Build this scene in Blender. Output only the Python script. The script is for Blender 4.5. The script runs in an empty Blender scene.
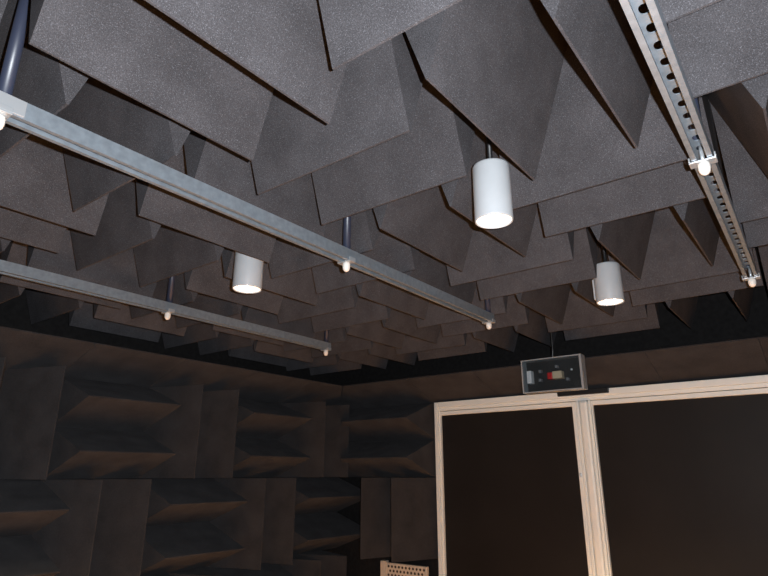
import bpy, bmesh, math, random
from mathutils import Vector, Matrix
random.seed(7)
scene = bpy.context.scene
COL = scene.collection
R = math.radians

# ------------------------------------------------------------------ materials
def new_mat(name):
    m = bpy.data.materials.new(name); m.use_nodes = True
    nt = m.node_tree
    return m, nt, nt.nodes['Principled BSDF']

def plain(name, col, rough=.5, metal=0., spec=.5, noise=0., scale=40.):
    m, nt, b = new_mat(name)
    b.inputs['Roughness'].default_value = rough
    b.inputs['Metallic'].default_value = metal
    b.inputs['Specular IOR Level'].default_value = spec
    if noise:
        tc = nt.nodes.new('ShaderNodeTexCoord'); n = nt.nodes.new('ShaderNodeTexNoise')
        n.inputs['Scale'].default_value = scale; n.inputs['Detail'].default_value = 4
        r = nt.nodes.new('ShaderNodeValToRGB')
        r.color_ramp.elements[0].position = .3; r.color_ramp.elements[1].position = .7
        r.color_ramp.elements[0].color = (*[c*(1-noise) for c in col], 1)
        r.color_ramp.elements[1].color = (*[min(1, c*(1+noise)) for c in col], 1)
        nt.links.new(tc.outputs['Object'], n.inputs['Vector'])
        nt.links.new(n.outputs['Fac'], r.inputs['Fac'])
        nt.links.new(r.outputs['Color'], b.inputs['Base Color'])
    else:
        b.inputs['Base Color'].default_value = (*col, 1)
    return m

def foam_mat(name, base, glint, glint_amt, nap):
    """open-cell acoustic foam: matt, cloudy, with pores and flash glints painted in as fine bright flecks"""
    m, nt, b = new_mat(name)
    N, L = nt.nodes.new, nt.links.new
    b.inputs['Roughness'].default_value = 1.; b.inputs['Specular IOR Level'].default_value = .08
    b.inputs['Diffuse Roughness'].default_value = nap
    tc = N('ShaderNodeTexCoord'); oi = N('ShaderNodeObjectInfo')
    off = N('ShaderNodeVectorMath'); off.operation = 'SCALE'
    off.inputs[0].default_value = (7.3, 3.1, 5.7); L(oi.outputs['Random'], off.inputs['Scale'])
    add = N('ShaderNodeVectorMath'); add.operation = 'ADD'
    L(tc.outputs['Object'], add.inputs[0]); L(off.outputs[0], add.inputs[1])
    cloud = N('ShaderNodeTexNoise'); cloud.inputs['Scale'].default_value = 9; cloud.inputs['Detail'].default_value = 3
    fine = N('ShaderNodeTexNoise'); fine.inputs['Scale'].default_value = 480; fine.inputs['Detail'].default_value = 2
    fl = N('ShaderNodeTexNoise'); fl.inputs['Scale'].default_value = 520; fl.inputs['Detail'].default_value = 1
    for t in (cloud, fine, fl): L(add.outputs[0], t.inputs['Vector'])
    r1 = N('ShaderNodeValToRGB'); r1.color_ramp.elements[0].position = .3; r1.color_ramp.elements[1].position = .72
    r1.color_ramp.elements[0].color = (*[c*.82 for c in base], 1); r1.color_ramp.elements[1].color = (*[c*1.18 for c in base], 1)
    L(cloud.outputs['Fac'], r1.inputs['Fac'])
    r2 = N('ShaderNodeMapRange'); r2.inputs['From Min'].default_value = .3; r2.inputs['From Max'].default_value = .7
    r2.inputs['To Min'].default_value = .70; r2.inputs['To Max'].default_value = 1.30
    L(fine.outputs['Fac'], r2.inputs['Value'])
    mul = N('ShaderNodeVectorMath'); mul.operation = 'SCALE'
    L(r1.outputs['Color'], mul.inputs[0]); L(r2.outputs[0], mul.inputs['Scale'])
    r3 = N('ShaderNodeMapRange'); r3.inputs['From Min'].default_value = .60; r3.inputs['From Max'].default_value = .72
    r3.inputs['To Max'].default_value = glint_amt
    L(fl.outputs['Fac'], r3.inputs['Value'])
    mix = N('ShaderNodeMix'); mix.data_type = 'RGBA'
    L(r3.outputs[0], mix.inputs['Factor']); L(mul.outputs[0], mix.inputs[6]); mix.inputs[7].default_value = (*glint, 1)  # bright flecks: glints of the flash put into the base colour
    L(mix.outputs[2], b.inputs['Base Color'])
    bp = N('ShaderNodeBump'); bp.inputs['Strength'].default_value = .25; bp.inputs['Distance'].default_value = .002
    L(fine.outputs['Fac'], bp.inputs['Height']); L(bp.outputs[0], b.inputs['Normal'])
    return m

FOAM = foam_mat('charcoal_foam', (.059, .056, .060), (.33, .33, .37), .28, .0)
FOAMW = foam_mat('shaded_charcoal_foam', (.039, .037, .0385), (.2, .2, .21), .15, .6)  # ceiling foam again, the walls' dimmer light put into a darker base
SHELL = plain('dark_lining', (.016, .015, .015), 1, spec=.1, noise=.2)
FLOORM = plain('tan_floor', (.74, .40, .16), .6, noise=.12, scale=6)
ZINC = plain('galvanised_steel', (.30, .345, .39), .40, .55, noise=.14, scale=55)
CHROME = plain('bright_zinc', (.50, .52, .54), .3, .5)
RODM = plain('dark_blue_sleeve', (.028, .034, .058), .4, spec=.6)
CAPM = plain('white_plastic_cap', (.80, .77, .72), .4)
LAMPM = plain('white_lacquer', (.44, .46, .48), .42, noise=.03, scale=20)
BLACK = plain('black_plastic', (.008, .008, .009), .45)
FRAMEM = plain('cream_painted_frame', (.84, .87, .84), .42)
SEAM = plain('frame_gap', (.10, .08, .07), .8)
PANE = plain('dark_tinted_glass', (.017, .0155, .0152), .5, spec=.10, noise=.1, scale=4)
RED = plain('red_plastic', (.55, .02, .02), .4)
BEIGE = plain('beige_plastic', (.62, .50, .34), .5)
WHITE = plain('white_plastic', (.75, .76, .78), .4)
GREYB = plain('grey_backplate', (.026, .026, .027), .5)
GREYT = plain('grey_terminal', (.22, .22, .23), .4)
GRILLE = plain('beige_powder_coat', (.68, .57, .45), .5, noise=.06, scale=30)
GHOLE = plain('grille_hole', (.05, .035, .025), .9)

def clear_mat():
    m, nt, b = new_mat('clear_acrylic')
    N, L = nt.nodes.new, nt.links.new
    tr = N('ShaderNodeBsdfTransparent'); tr.inputs['Color'].default_value = (.93, .94, .94, 1)
    gl = N('ShaderNodeBsdfGlossy'); gl.inputs['Roughness'].default_value = .05
    fr = N('ShaderNodeFresnel'); fr.inputs['IOR'].default_value = 1.45
    mx = N('ShaderNodeMixShader')
    L(fr.outputs[0], mx.inputs[0]); L(tr.outputs[0], mx.inputs[1]); L(gl.outputs[0], mx.inputs[2])
    L(mx.outputs[0], nt.nodes['Material Output'].inputs['Surface'])
    return m
CLEAR = clear_mat()
FROST = plain('frosted_acrylic_edge', (.30, .32, .34), .35)

def emit_mat(name, col, s):
    m, nt, b = new_mat(name)
    b.inputs['Base Color'].default_value = (.8, .8, .8, 1)
    b.inputs['Emission Color'].default_value = (*col, 1); b.inputs['Emission Strength'].default_value = s
    return m
GLOWM = emit_mat('lit_diffuser', (1, .86, .68), 1.5)
LEDM = emit_mat('led_chip', (1, .95, .88), 9.)

# ------------------------------------------------------------------ mesh helpers
def box(bm, x0, x1, y0, y1, z0, z1, bev=0.):
    r = bmesh.ops.create_cube(bm, size=1.)
    vs = r['verts']
    for v in vs:
        v.co = Vector((x0 + (v.co.x+.5)*(x1-x0), y0 + (v.co.y+.5)*(y1-y0), z0 + (v.co.z+.5)*(z1-z0)))
    if bev:
        es = {e for v in vs for e in v.link_edges}
        bmesh.ops.bevel(bm, geom=list(es), offset=bev, segments=2, profile=.5, affect='EDGES')

def lathe(bm, prof, n=32, c=(0, 0, 0), smooth=True):
    rings = []
    for r, z in prof:
        if r < 1e-6: rings.append([bm.verts.new((c[0], c[1], c[2]+z))])
        else: rings.append([bm.verts.new((c[0]+r*math.cos(2*math.pi*k/n), c[1]+r*math.sin(2*math.pi*k/n), c[2]+z)) for k in range(n)])
    for a, b in zip(rings, rings[1:]):
        for k in range(n):
            k2 = (k+1) % n
            if len(a) == 1 and len(b) == 1: continue
            if len(a) == 1: f = bm.faces.new((a[0], b[k2], b[k]))
            elif len(b) == 1: f = bm.faces.new((a[k], a[k2], b[0]))
            else: f = bm.faces.new((a[k], a[k2], b[k2], b[k]))
            f.smooth = smooth

def extrude_profile(bm, pts, axis, a, b):
    """closed profile pts (u,v) swept along an axis from a to b"""
    def P(u, v, t):
        return {'y': (u, t, v), 'x': (t, u, v), 'z': (u, v, t)}[axis]
    A = [bm.verts.new(P(u, v, a)) for u, v in pts]; B = [bm.verts.new(P(u, v, b)) for u, v in pts]
    n = len(pts)
    for k in range(n): bm.faces.new((A[k], A[(k+1) % n], B[(k+1) % n], B[k]))
    bm.faces.new(A[::-1]); bm.faces.new(B)

def mesh(name, bm, mat):
    bmesh.ops.recalc_face_normals(bm, faces=bm.faces)
    me = bpy.data.meshes.new(name); bm.to_mesh(me); bm.free()
    for mm in (mat if isinstance(mat, (list, tuple)) else [mat]): me.materials.append(mm)
    return me

def obj(name, bm, mat, parent=None, loc=None):
    o = bpy.data.objects.new(name, mesh(name, bm, mat)); COL.objects.link(o)
    if parent: o.parent = parent
    if loc: o.location = loc
    return o

def thing(name, label, cat, loc=(0, 0, 0), group=None):
    o = bpy.data.objects.new(name, None); COL.objects.link(o)
    o.location = loc; o.empty_display_size = .05
    return tag(o, label, cat, group)

def tag(o, label, cat, group=None):
    o['label'] = label; o['category'] = cat
    if group: o['group'] = group
    return o

def struct(name, bm, mat, parent=None):
    o = obj(name, bm, mat, parent)
    if not parent: o['kind'] = 'structure'
    return o

def dup(root, loc, label, group=None):
    r = root.copy(); COL.objects.link(r); r.location = loc; r['label'] = label
    if group: r['group'] = group
    for ch in list(root.children):
        c = ch.copy(); COL.objects.link(c); c.parent = r
        for g in list(ch.children):
            d = g.copy(); COL.objects.link(d); d.parent = c
    return r

# ------------------------------------------------------------------ dimensions (metres)
EYE = 1.5
TIP = 2.214; DEPTH = .36; SLAB = .05; CEIL = TIP + DEPTH + SLAB
XL, XR, YB, YN = -3.118, 2.2, 3.479, -1.8
BASEL, BASEB = XL + .01, YB - .01             # foam is glued on the walls
WD = .34                                      # depth of the wall wedges
# ------------------------------------------------------------------ room shell
def slab(name, mat, *a):
    bm = bmesh.new(); box(bm, *a); return struct(name, bm, mat)
slab('floor', FLOORM, XL-.1, XR+.1, YN-.1, YB+.1, -.1, 0)
slab('ceiling', SHELL, XL-.1, XR+.1, YN-.1, YB+.1, CEIL, CEIL+.1)
slab('wall_left', SHELL, XL-.1, XL, YN, YB, 0, CEIL)
slab('wall_right', SHELL, XR, XR+.1, YN, YB, 0, CEIL)
slab('wall_near', SHELL, XL-.1, XR+.1, YN-.1, YN, 0, CEIL)
DX0, DXM0, DXM1, DX1 = -2.174, -1.216, -1.092, -.100
bm = bmesh.new()
box(bm, XL-.1, DX0, YB, YB+.1, 0, CEIL); box(bm, DX1, XR+.1, YB, YB+.1, 0, CEIL); box(bm, DX0, DX1, YB, YB+.1, 1.967, CEIL)
struct('wall_back', bm, SHELL)

# ------------------------------------------------------------------ foam wedge blocks
def wedge_bm(half, length, depth, blunt=.0025):
    """one straight-edged wedge, base at z=0, edge at z=depth, ridge along x"""
    bm = bmesh.new()
    extrude_profile(bm, [(-half, 0), (half, 0), (blunt, depth), (-blunt, depth)], 'x', -length/2, length/2)
    return bm

def wedge_block(name, label, cat, M, mat, n=2, size=.5, depth=DEPTH, slabt=SLAB, group=None, cut=None):
    """block with n parallel wedges; local ridge along x, points along +z; M = placing matrix"""
    t = thing(name, label, cat, group=group); t.matrix_world = M
    w = size/2
    bm = bmesh.new(); hw = n*w/2 - .001
    y1 = hw if cut is None else cut
    box(bm, -size/2+.001, size/2-.001, -hw, y1, 0, slabt)
    obj('backing', bm, mat, t)
    for k in range(n):
        yc = (k-(n-1)/2)*w
        if cut is None: bm = wedge_bm(w/2-.001, size-.002, depth)
        else:
            bm = bmesh.new()
            extrude_profile(bm, [(-hw, 0), (cut, 0), (.0025, depth), (-.0025, depth)], 'x', -size/2+.001, size/2-.001)
        o = obj('wedge', bm, mat, t); o.location = (0, yc, slabt)
    return t

# ceiling: checkerboard of 0.5 m blocks, ridges lengthwise (along y) / crosswise (along x)
X0, Y0 = -.615, .774
ROWN = {4: 'first', 3: 'second', 2: 'third', 1: 'fourth', 0: 'fifth', -1: 'sixth', -2: 'seventh'}
COLN = {1: 'just right of right rail', 0: 'just left of right rail', -1: 'just right of middle rail',
        -2: 'just left of middle rail', -3: 'just right of left rail', -4: 'just left of left rail', -5: 'against left wall'}
def ceil_matrix(i, j, lengthwise):
    c = Vector((X0+.5*i+.25+random.uniform(-.001, .001), Y0+.5*j+.25+random.uniform(-.001, .001), CEIL))
    m = Matrix.Rotation(math.pi, 4, 'X')                        # point downwards
    if lengthwise: m = Matrix.Rotation(math.pi/2, 4, 'Z') @ m
    return Matrix.Translation(c) @ m
proto = None
for j in range(-2, 5):
    for i in range(-5, 2):
        lw = (i+j) % 2 == 0
        lab = 'charcoal foam ceiling block, %s ridges, %s row from doors, %s' % ('lengthwise' if lw else 'crosswise', ROWN[j], COLN[i])
        if proto is None:
            proto = o = wedge_block('foam_wedge_block', lab, 'acoustic foam', ceil_matrix(i, j, lw), FOAM, group='foam wedge blocks on the ceiling')
        else:
            o = dup(proto, (0, 0, 0), lab); o.matrix_world = ceil_matrix(i, j, lw)

# walls. left wall: local z -> +x ; back wall: local z -> -y
def wall_matrix(side, a, z, vertical):
    if side == 'left':
        # local x (ridge) -> world y (horizontal ridge) ; local z -> +x
        m = Matrix(((0, 0, 1), (1, 0, 0), (0, 1, 0))).to_4x4(); c = Vector((BASEL-.008, a, z))
    else:
        m = Matrix(((1, 0, 0), (0, 0, -1), (0, 1, 0))).to_4x4(); c = Vector((a, BASEB+.008, z))
    if vertical: m = m @ Matrix.Rotation(math.pi/2, 4, 'Z')
    return Matrix.Translation(c) @ m
wproto = None
def wall_block(side, a, z, vertical, lab):
    global wproto
    M = wall_matrix(side, a, z, vertical)
    if wproto is None:
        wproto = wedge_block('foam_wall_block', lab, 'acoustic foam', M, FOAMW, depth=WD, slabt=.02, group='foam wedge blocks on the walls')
        return wproto
    o = dup(wproto, (0, 0, 0), lab); o.matrix_world = M; return o
YS = [.565, 1.065, 1.565, 2.065, 2.565, 3.065]
DZ = -.028
PLACE = ['sixth', 'fifth', 'fourth', 'third', 'second', 'first']
for r, (z, rn) in enumerate([(1.75, 'upper'), (1.25, 'middle'), (.75, 'lower')]):
    for k, y in enumerate(YS):
        if k < 1 and r != 0: pass
        v = (k + r) % 2 == 1
        if (k, r) == (5, 1): continue                       # the corner block, below
        wall_block('left', y, z+DZ, v, 'charcoal foam block, %s ridges, %s row of left wall, %s from the corner' % ('upright' if v else 'level', rn, PLACE[k]))
wall_block('back', -2.450, 1.25+DZ, True, 'charcoal foam block with upright ridges, beside door frame above the beige panel')

def corner_block(name, side, a, z, n, ends, lab, group, top=.125):
    """level-ridged block whose ends are cut to fit the corner; ends = (left tip, left base, right tip, right base)"""
    t = thing(name, lab, 'acoustic foam', group=group); t.matrix_world = wall_matrix(side, a, z, False)
    lt, lb, rt_, rb = ends
    bm = bmesh.new(); hw = n*.125-.001
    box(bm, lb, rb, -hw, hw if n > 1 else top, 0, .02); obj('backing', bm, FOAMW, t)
    for k in range(n):
        bm = bmesh.new(); q = .124; tp = q if n > 1 else top
        A_ = [bm.verts.new(v) for v in ((lb, -q, 0), (lb, tp, 0), (lt, .0025, WD), (lt, -.0025, WD))]
        B_ = [bm.verts.new(v) for v in ((rb, -q, 0), (rb, tp, 0), (rt_, .0025, WD), (rt_, -.0025, WD))]
        for i in range(4): bm.faces.new((A_[i], A_[(i+1) % 4], B_[(i+1) % 4], B_[i]))
        bm.faces.new(A_[::-1]); bm.faces.new(B_)
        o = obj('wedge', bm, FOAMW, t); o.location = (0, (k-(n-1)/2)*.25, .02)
    return t
GW, GS = 'foam wedge blocks on the walls', 'single foam wedges along the wall tops'
corner_block('foam_wall_block', 'back', -2.450, 1.75+DZ, 2, (-.31, -.635, .249, .249), 'charcoal foam block with level ridges, beside top of door frame', GW)
corner_block('foam_wall_block', 'left', 3.065, 1.25+DZ, 2, (-.249, -.249, .398, .398), 'charcoal foam block, level ridges, middle row of left wall, first from the corner', GW)
# single-wedge strips along the tops of both walls
sproto = None
def strip(side, a, lab, length=.5):
    global sproto
    M = wall_matrix(side, a, 2.125+DZ, False)
    if sproto is None:
        sproto = wedge_block('foam_wedge_strip', lab, 'acoustic foam', M, FOAMW, n=1, depth=WD, slabt=.02, cut=.075, group='single foam wedges along the wall tops')
        return
    o = dup(sproto, (0, 0, 0), lab); o.matrix_world = M
corner_block('foam_wedge_strip', 'left', 3.065, 2.125+DZ, 1, (-.249, -.249, .045, .395), 'single level foam wedge atop left wall, first from the corner', GS, .075)
corner_block('foam_wedge_strip', 'back', -2.450, 2.125+DZ, 1, (-.305, -.645, .249, .249), 'single level foam wedge atop back wall, beside door frame next to corner', GS, .075)
for k, y in enumerate(YS[:5]):
    strip('left', y, 'single level foam wedge atop left wall, %s from the corner' % PLACE[k])
BX = [-2.450 + .5*k for k in range(6)]
for k, x in enumerate(BX):
    if k == 0: continue
    strip('back', x, ['single level foam wedge atop back wall, beside door frame next to corner',
                      'single level foam wedge above left end of glazed doors',
                      'single level foam wedge above door, just left of clear box',
                      'single level foam wedge behind the clear box, above the door centre post',
                      'single level foam wedge above right glazed door, nearest the clear box',
                      'single level foam wedge above right glazed door, at photo edge'][k])

# ------------------------------------------------------------------ glazed double door
def trim(name, parts):
    bm = bmesh.new()
    for p in parts: box(bm, *p)
    return struct(name, bm, FRAMEM)
FY0, FY1 = 3.414, 3.478
HT = 1.966; HB = 1.907
bm = bmesh.new()
box(bm, DX0, DX0+.027, FY0, FY1, 0, HT, .003)
box(bm, DX1-.030, DX1, FY0, FY1, 0, HT, .003)
box(bm, DX0+.0305, DX1-.0305, FY0, FY1, HB+.022, HT, .003)
box(bm, DX0+.0305, DX1-.0305, FY0+.010, FY1, HB, HB+.0215, .002)
box(bm, DX0+.0305, DX1-.0305, FY0, FY1, 0, .02, .002)
struct('trim_1', bm, FRAMEM)
def leaf(name, x0, x1, ls, rs):
    """door leaf: stiles, rails, bead and pane; ls / rs = widths of its left and right stile"""
    y0, y1 = FY0+.014, FY1-.006
    bm = bmesh.new()
    zt, zb = HB-.003, .024
    box(bm, x0, x0+ls, y0, y1, zb, zt, .003); box(bm, x1-rs, x1, y0, y1, zb, zt, .003)
    box(bm, x0+ls+.0003, x1-rs-.0003, y0, y1, zt-.026, zt, .003); box(bm, x0+ls+.0003, x1-rs-.0003, y0, y1, zb, zb+.09, .003)
    d = struct(name, bm, FRAMEM)
    bm = bmesh.new(); box(bm, x0+ls-.004, x1-rs+.004, y0+.020, y0+.034, zb+.084, zt-.022)
    obj('glass_pane', bm, PANE, d)
    return d
d1 = leaf('door_1', DX0+.0275, DXM0+.024, .013, .022)
d2 = leaf('door_2', DXM1-.0075, DX1-.032, .008, .040)
# rounded centre post between the leaves
bm = bmesh.new()
px0, px1 = DXM0+.028, DXM1-.008
pm = px0 + .022
box(bm, px0, pm-.0035, FY0+.002, FY1-.006, .022, HB-.001, .004)
box(bm, pm-.0036, pm+.0001, FY0+.022, FY1-.006, .022, HB-.001)
box(bm, pm, px1-.014, FY0-.014, FY1-.006, .022, HB-.001, .014)
box(bm, px1-.0139, px1, FY0+.004, FY1-.006, .022, HB-.001, .002)
struct('trim_2', bm, FRAMEM)
bm = bmesh.new()
box(bm, DXM0+.010, DXM0+.019, FY0+.0045, FY0+.0135, 1.478, 1.50, .002)
obj('latch_plate', bm, CHROME, d1)

# ------------------------------------------------------------------ strut rails
RZ = 2.153; RW = .041; RH = .038
def channel_bm(y0, y1, pitch=.05):
    """slotted strut channel, mouth down; web on top pierced by oval slots"""
    bm = bmesh.new(); t = .0025; w = RW/2; lip = .0105; rl = .007
    prof_r = [(w, 0), (w, RH), (w-t, RH), (w-t, t), (w-lip+t, t), (w-lip+t, rl), (w-lip, rl), (w-lip, 0)]
    extrude_profile(bm, prof_r, 'y', y0, y1)
    extrude_profile(bm, [(-u, v) for u, v in prof_r][::-1], 'y', y0, y1)
    # web: one cell per slot
    n = int(round((y1-y0)/pitch)); wi = w-t+.0005
    hx, hy = .0085, .0125
    for k in range(n):
        c = y0 + (k+.5)*pitch
        m = 20; inner, outer = [], []
        for q in range(m):
            a = 2*math.pi*q/m + math.pi/m; ca, sa = math.cos(a), math.sin(a)
            inner.append((hx*math.copysign(abs(ca)**.8, ca), c + hy*math.copysign(abs(sa)**.8, sa)))
            s = 1/max(abs(ca)/wi, abs(sa)/(pitch/2)); outer.append((s*ca, c+s*sa))
        # pull the nearest outer points into the corners
        for sx in (-1, 1):
            for sy in (-1, 1):
                q = min(range(m), key=lambda q: (outer[q][0]-sx*wi)**2+(outer[q][1]-(c+sy*pitch/2))**2)
                outer[q] = (sx*wi, c+sy*pitch/2)
        vv = {}
        for z, key in ((RH-t, 0), (RH-.0002, 1)):
            vv[key] = ([bm.verts.new((x, y, z)) for x, y in inner], [bm.verts.new((x, y, z)) for x, y in outer])
        for q in range(m):
            p = (q+1) % m
            bm.faces.new((vv[0][0][q], vv[0][0][p], vv[0][1][p], vv[0][1][q]))
            bm.faces.new((vv[1][0][q], vv[1][1][q], vv[1][1][p], vv[1][0][p]))
            bm.faces.new((vv[0][0][q], vv[1][0][q], vv[1][0][p], vv[0][0][p]))
    return bm
def rod_parts(root, y):
    bm = bmesh.new()
    lathe(bm, [(0, .0005), (.0128, .0005), (.0128, CEIL-RZ-RH-.001), (0, CEIL-RZ-RH-.001)], 16, (0, 0, RH))
    r = obj('hanger_rod', bm, RODM, root); r.location = (0, y, 0)
    bm = bmesh.new()
    lathe(bm, [(0, -.006), (.0045, -.006), (.0045, RH+.001), (0, RH+.001)], 12)
    obj('threaded_bolt', bm, CHROME, r)
    bm = bmesh.new(); box(bm, -.027, .027, -.014, .014, -.0045, -.0005, .0008)
    box(bm, -.027, -.0235, -.014, .014, -.0005, .010, .0008); box(bm, .0235, .027, -.014, .014, -.0005, .010, .0008)
    b = obj('clamp_plate', bm, CHROME, root); b.location = (0, y, 0)
    bm = bmesh.new()
    lathe(bm, [(0, -.004), (.0115, -.004), (.0125, -.010), (.0125, -.019), (.0105, -.027), (.006, -.032), (0, -.034)], 20)
    c = obj('end_cap', bm, CAPM, root); c.location = (0, y, 0)
def rail(x, label, y0=-.71, y1=2.315, coupler=None, turn=0.):
    t = thing('strut_rail', label, 'rail', (x, 0, RZ), 'steel strut rails under the foam ceiling')
    obj('channel', channel_bm(y0, y1), ZINC, t)
    for y in (.30, 1.312, 2.297): rod_parts(t, y)
    if turn:
        t.rotation_euler.z = turn; t.location = (x - 2.28*math.sin(-turn), 2.28*(1-math.cos(turn)), RZ)
    if coupler:
        bm = bmesh.new(); w = RW/2
        for s in (-1, 1):
            box(bm, s*(w+.0005) if s > 0 else -(w+.0045), (w+.0045) if s > 0 else -(w+.0005), coupler-.07, coupler+.035, .002, RH-.002, .001)
        obj('joint_sleeve', bm, CHROME, t)
    return t
rail(-2.163, 'slotted steel strut rail nearest the left wall', coupler=None)
rail(-1.157, 'galvanised steel strut rail crossing the middle of the ceiling', coupler=.30)
rail(-.1315, 'slotted steel strut rail at the right, its row of oval holes showing', turn=R(.75))

# ------------------------------------------------------------------ cylinder spot lamps
def lamp(x, y, z, h, r, label, side_box=False):
    t = thing('pendant_lamp', label, 'lamp', (x, y, z), 'white cylinder lamps on the ceiling')
    bm = bmesh.new()
    lathe(bm, [(0, h), (r-.006, h), (r-.001, h-.003), (r, h-.008), (r, .004), (r-.001, .0005), (r-.003, 0), (r-.004, .003), (r-.004, .012), (0, .012)], 48)
    body = obj('housing', bm, LAMPM, t)
    body.data.polygons.foreach_set('use_smooth', [True]*len(body.data.polygons))
    bm = bmesh.new(); lathe(bm, [(0, .0042), (r-.0045, .0042), (r-.0045, .011), (0, .011)], 40, smooth=False)
    d = obj('diffuser', bm, GLOWM, t)
    for k in range(6):
        a = math.pi*k/3 + .3; q = .6*r if k else 0
        bm = bmesh.new(); lathe(bm, [(0, .0018), (.004, .0018), (.005, .0038), (0, .0038)], 12, (q*math.cos(a), q*math.sin(a), 0))
        obj('led', bm, LEDM, d)
    bm = bmesh.new(); lathe(bm, [(0, h+.0005), (.007, h+.0005), (.007, CEIL-z-.001), (0, CEIL-z-.001)], 12)
    obj('stem', bm, BLACK, t)
    if side_box:
        bm = bmesh.new(); box(bm, -r-.008, -r+.010, -.006, .030, .02, .105, .003)
        obj('side_box', bm, LAMPM, t)
    # the beam
    L = bpy.data.lights.new('lamp_beam', 'SPOT'); L.energy = LAMP_W; L.color = (1, .76, .48)
    L.spot_size = R(112); L.spot_blend = 1.; L.shadow_soft_size = r*.8
    lo = bpy.data.objects.new('lamp_beam', L); COL.objects.link(lo); lo.parent = t; lo.location = (0, 0, -.004)
    return t
LAMP_W = 285
lamp(-.608, 1.272, 2.130, .163, .050, 'large lit white cylinder lamp, nearest, right of the middle rail')
lamp(-1.587, 1.262, 2.130, .174, .052, 'lit white cylinder lamp between left and middle rails, its top behind foam')
lamp(-.6015, 2.244, 2.135, .154, .0518, 'smallest lit white cylinder lamp, beside the far end of the right rail', True)

# ------------------------------------------------------------------ clear box on its shelf
bm = bmesh.new()
box(bm, -1.283, -.984, 3.390, 3.4135, 1.938, 1.968, .003)
tag(obj('door_contact_bar', bm, BLACK), 'flat black bar on the white door head, just under the clear box', 'bar')
cb = thing('clear_box', 'clear plastic box holding a red and beige device, above the glazed doors', 'box', (-1.160, 3.035, 1.9185))
W, D, H = .170, .030, .183
bm = bmesh.new()
box(bm, -W+.0082, W-.0122, -D+.001, -D+.004, 0.0062, H-.0062)
obj('front_panel', bm, CLEAR, cb)
bm = bmesh.new(); box(bm, -W, W, D-.003, D, 0.001, H); obj('back_panel', bm, GREYB, cb)
bm = bmesh.new()
for s in (-1, 1):
    a, b = (W-.012, W) if s > 0 else (-W, -W+.008)
    box(bm, a, b, -D, D-.0032, 0, H)
box(bm, -W+.008, W-.012, -D, D-.0032, 0, .006); box(bm, -W+.008, W-.012, -D, D-.0032, H-.006, H)
obj('box_edges', bm, FROST, cb)
bm = bmesh.new(); box(bm, -W+.022, -W+.030+.018, -.012, D-.003, .055, .125, .002)
sw = obj('rocker_switch', bm, WHITE, cb)
bm = bmesh.new(); box(bm, -.030, -.002, -.012, D-.003, .068, .105, .004); obj('red_button', bm, RED, cb)
bm = bmesh.new(); box(bm, .000, .052, -.014, D-.003, .068, .108, .002); obj('beige_terminal', bm, BEIGE, cb)
for tx, tz in ((-.075, .118), (-.078, .070), (.020, .135), (.075, .062)):
    bm = bmesh.new(); box(bm, tx-.007, tx+.007, -.002, D-.0032, tz-.008, tz+.008, .002); obj('terminal', bm, GREYT, cb)
bm = bmesh.new(); lathe(bm, [(0, 0), (.006, 0), (.006, .004), (0, .006)], 14)
sc_ = obj('screw', bm, WHITE, cb); sc_.location = (.095, D-.004, .115); sc_.rotation_euler = (R(90), 0, 0)
bm = bmesh.new()
pts_ = [(.005, 0, H+.0005), (.010, -.003, H+.04), (.012, -.004, H+.10), (.008, -.002, H+.25), (.004, 0, CEIL-1.9185-.001)]
rg = [[bm.verts.new((x+.005*math.cos(math.pi*k/4), y+.005*math.sin(math.pi*k/4), z)) for k in range(8)] for x, y, z in pts_]
for A_, B_ in zip(rg, rg[1:]):
    for k in range(8): bm.faces.new((A_[k], A_[(k+1) % 8], B_[(k+1) % 8], B_[k]))
bm.faces.new(rg[0][::-1]); bm.faces.new(rg[-1])
obj('cable', bm, BLACK, cb)

bm = bmesh.new(); box(bm, -.03, .03, D+.0005, .345, .075, .095, .002); obj('wall_arm', bm, BLACK, cb)
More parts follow.
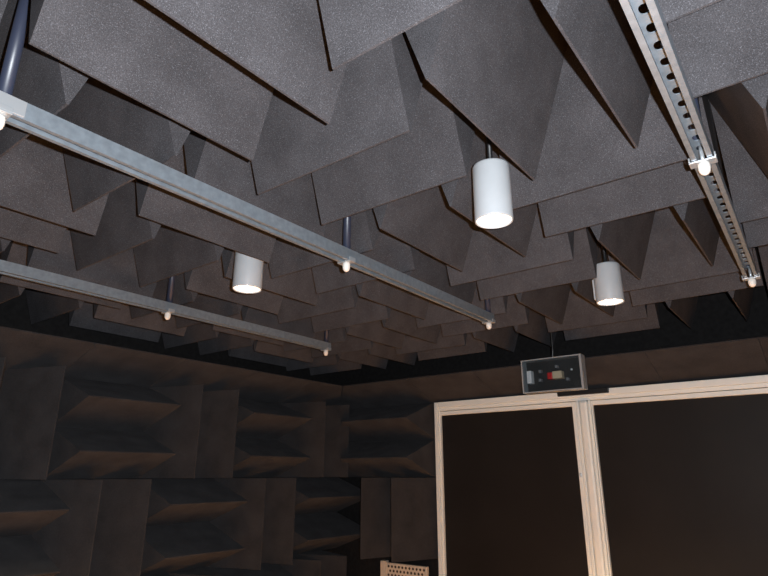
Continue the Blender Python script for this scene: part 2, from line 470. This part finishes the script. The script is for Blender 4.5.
# ------------------------------------------------------------------ beige perforated panel by the door
pp = thing('perforated_panel', 'beige panel with rows of round holes, standing left of the door frame', 'panel', (-2.41, 3.40, 0))
bm = bmesh.new(); box(bm, -.165, .165, -.012, .012, .003, .926, .003); obj('sheet', bm, GRILLE, pp)
bm = bmesh.new(); box(bm, -.205, -.166, -.022, .022, 0, .936, .003); obj('post', bm, GRILLE, pp)
bm = bmesh.new()
for r in range(34):
    for c in range(11):
        x = -.142 + c*.0285 + (.014 if r % 2 else 0); z = .905 - r*.0262
        if x > .155 or z < .03: continue
        vs = [bm.verts.new((x+.0085*math.cos(2*math.pi*k/10), -.0124, z+.0085*math.sin(2*math.pi*k/10))) for k in range(10)]
        bm.faces.new(vs)
h = obj('hole_grid', bm, GHOLE, pp); h['kind'] = 'stuff'

# ------------------------------------------------------------------ camera + flash
F = 572.8
cam = bpy.data.cameras.new('camera'); cam.sensor_fit = 'HORIZONTAL'; cam.sensor_width = 36; cam.lens = 36*F/768
cam.clip_start = .02
co = bpy.data.objects.new('camera', cam); COL.objects.link(co)
pitch = R(17.915); yaw = R(37.406)
fw = Vector((-math.sin(yaw)*math.cos(pitch), math.cos(yaw)*math.cos(pitch), math.sin(pitch)))
rt = Vector((math.cos(yaw), math.sin(yaw), 0)); up = rt.cross(fw)
co.location = (0, 0, EYE)
co.rotation_euler = (math.pi/2 + pitch, 0, yaw)
scene.camera = co
fl = bpy.data.lights.new('camera_flash', 'SPOT'); fl.energy = 185; fl.color = (.90, .95, 1.0)
fl.spot_size = R(150); fl.spot_blend = .5; fl.shadow_soft_size = .006
fo = bpy.data.objects.new('camera_flash', fl); COL.objects.link(fo)
fo.location = Vector((0, 0, EYE)) + rt*.058 + up*.028
fo.rotation_euler = co.rotation_euler

w = bpy.data.worlds.new('world'); scene.world = w; w.use_nodes = True
w.node_tree.nodes['Background'].inputs['Color'].default_value = (.5, .48, .47, 1)
w.node_tree.nodes['Background'].inputs['Strength'].default_value = .0
vs_ = scene.view_settings
vs_.view_transform = 'Standard'; vs_.look = 'None'; vs_.exposure = 0; vs_.gamma = 1; vs_.use_curve_mapping = False
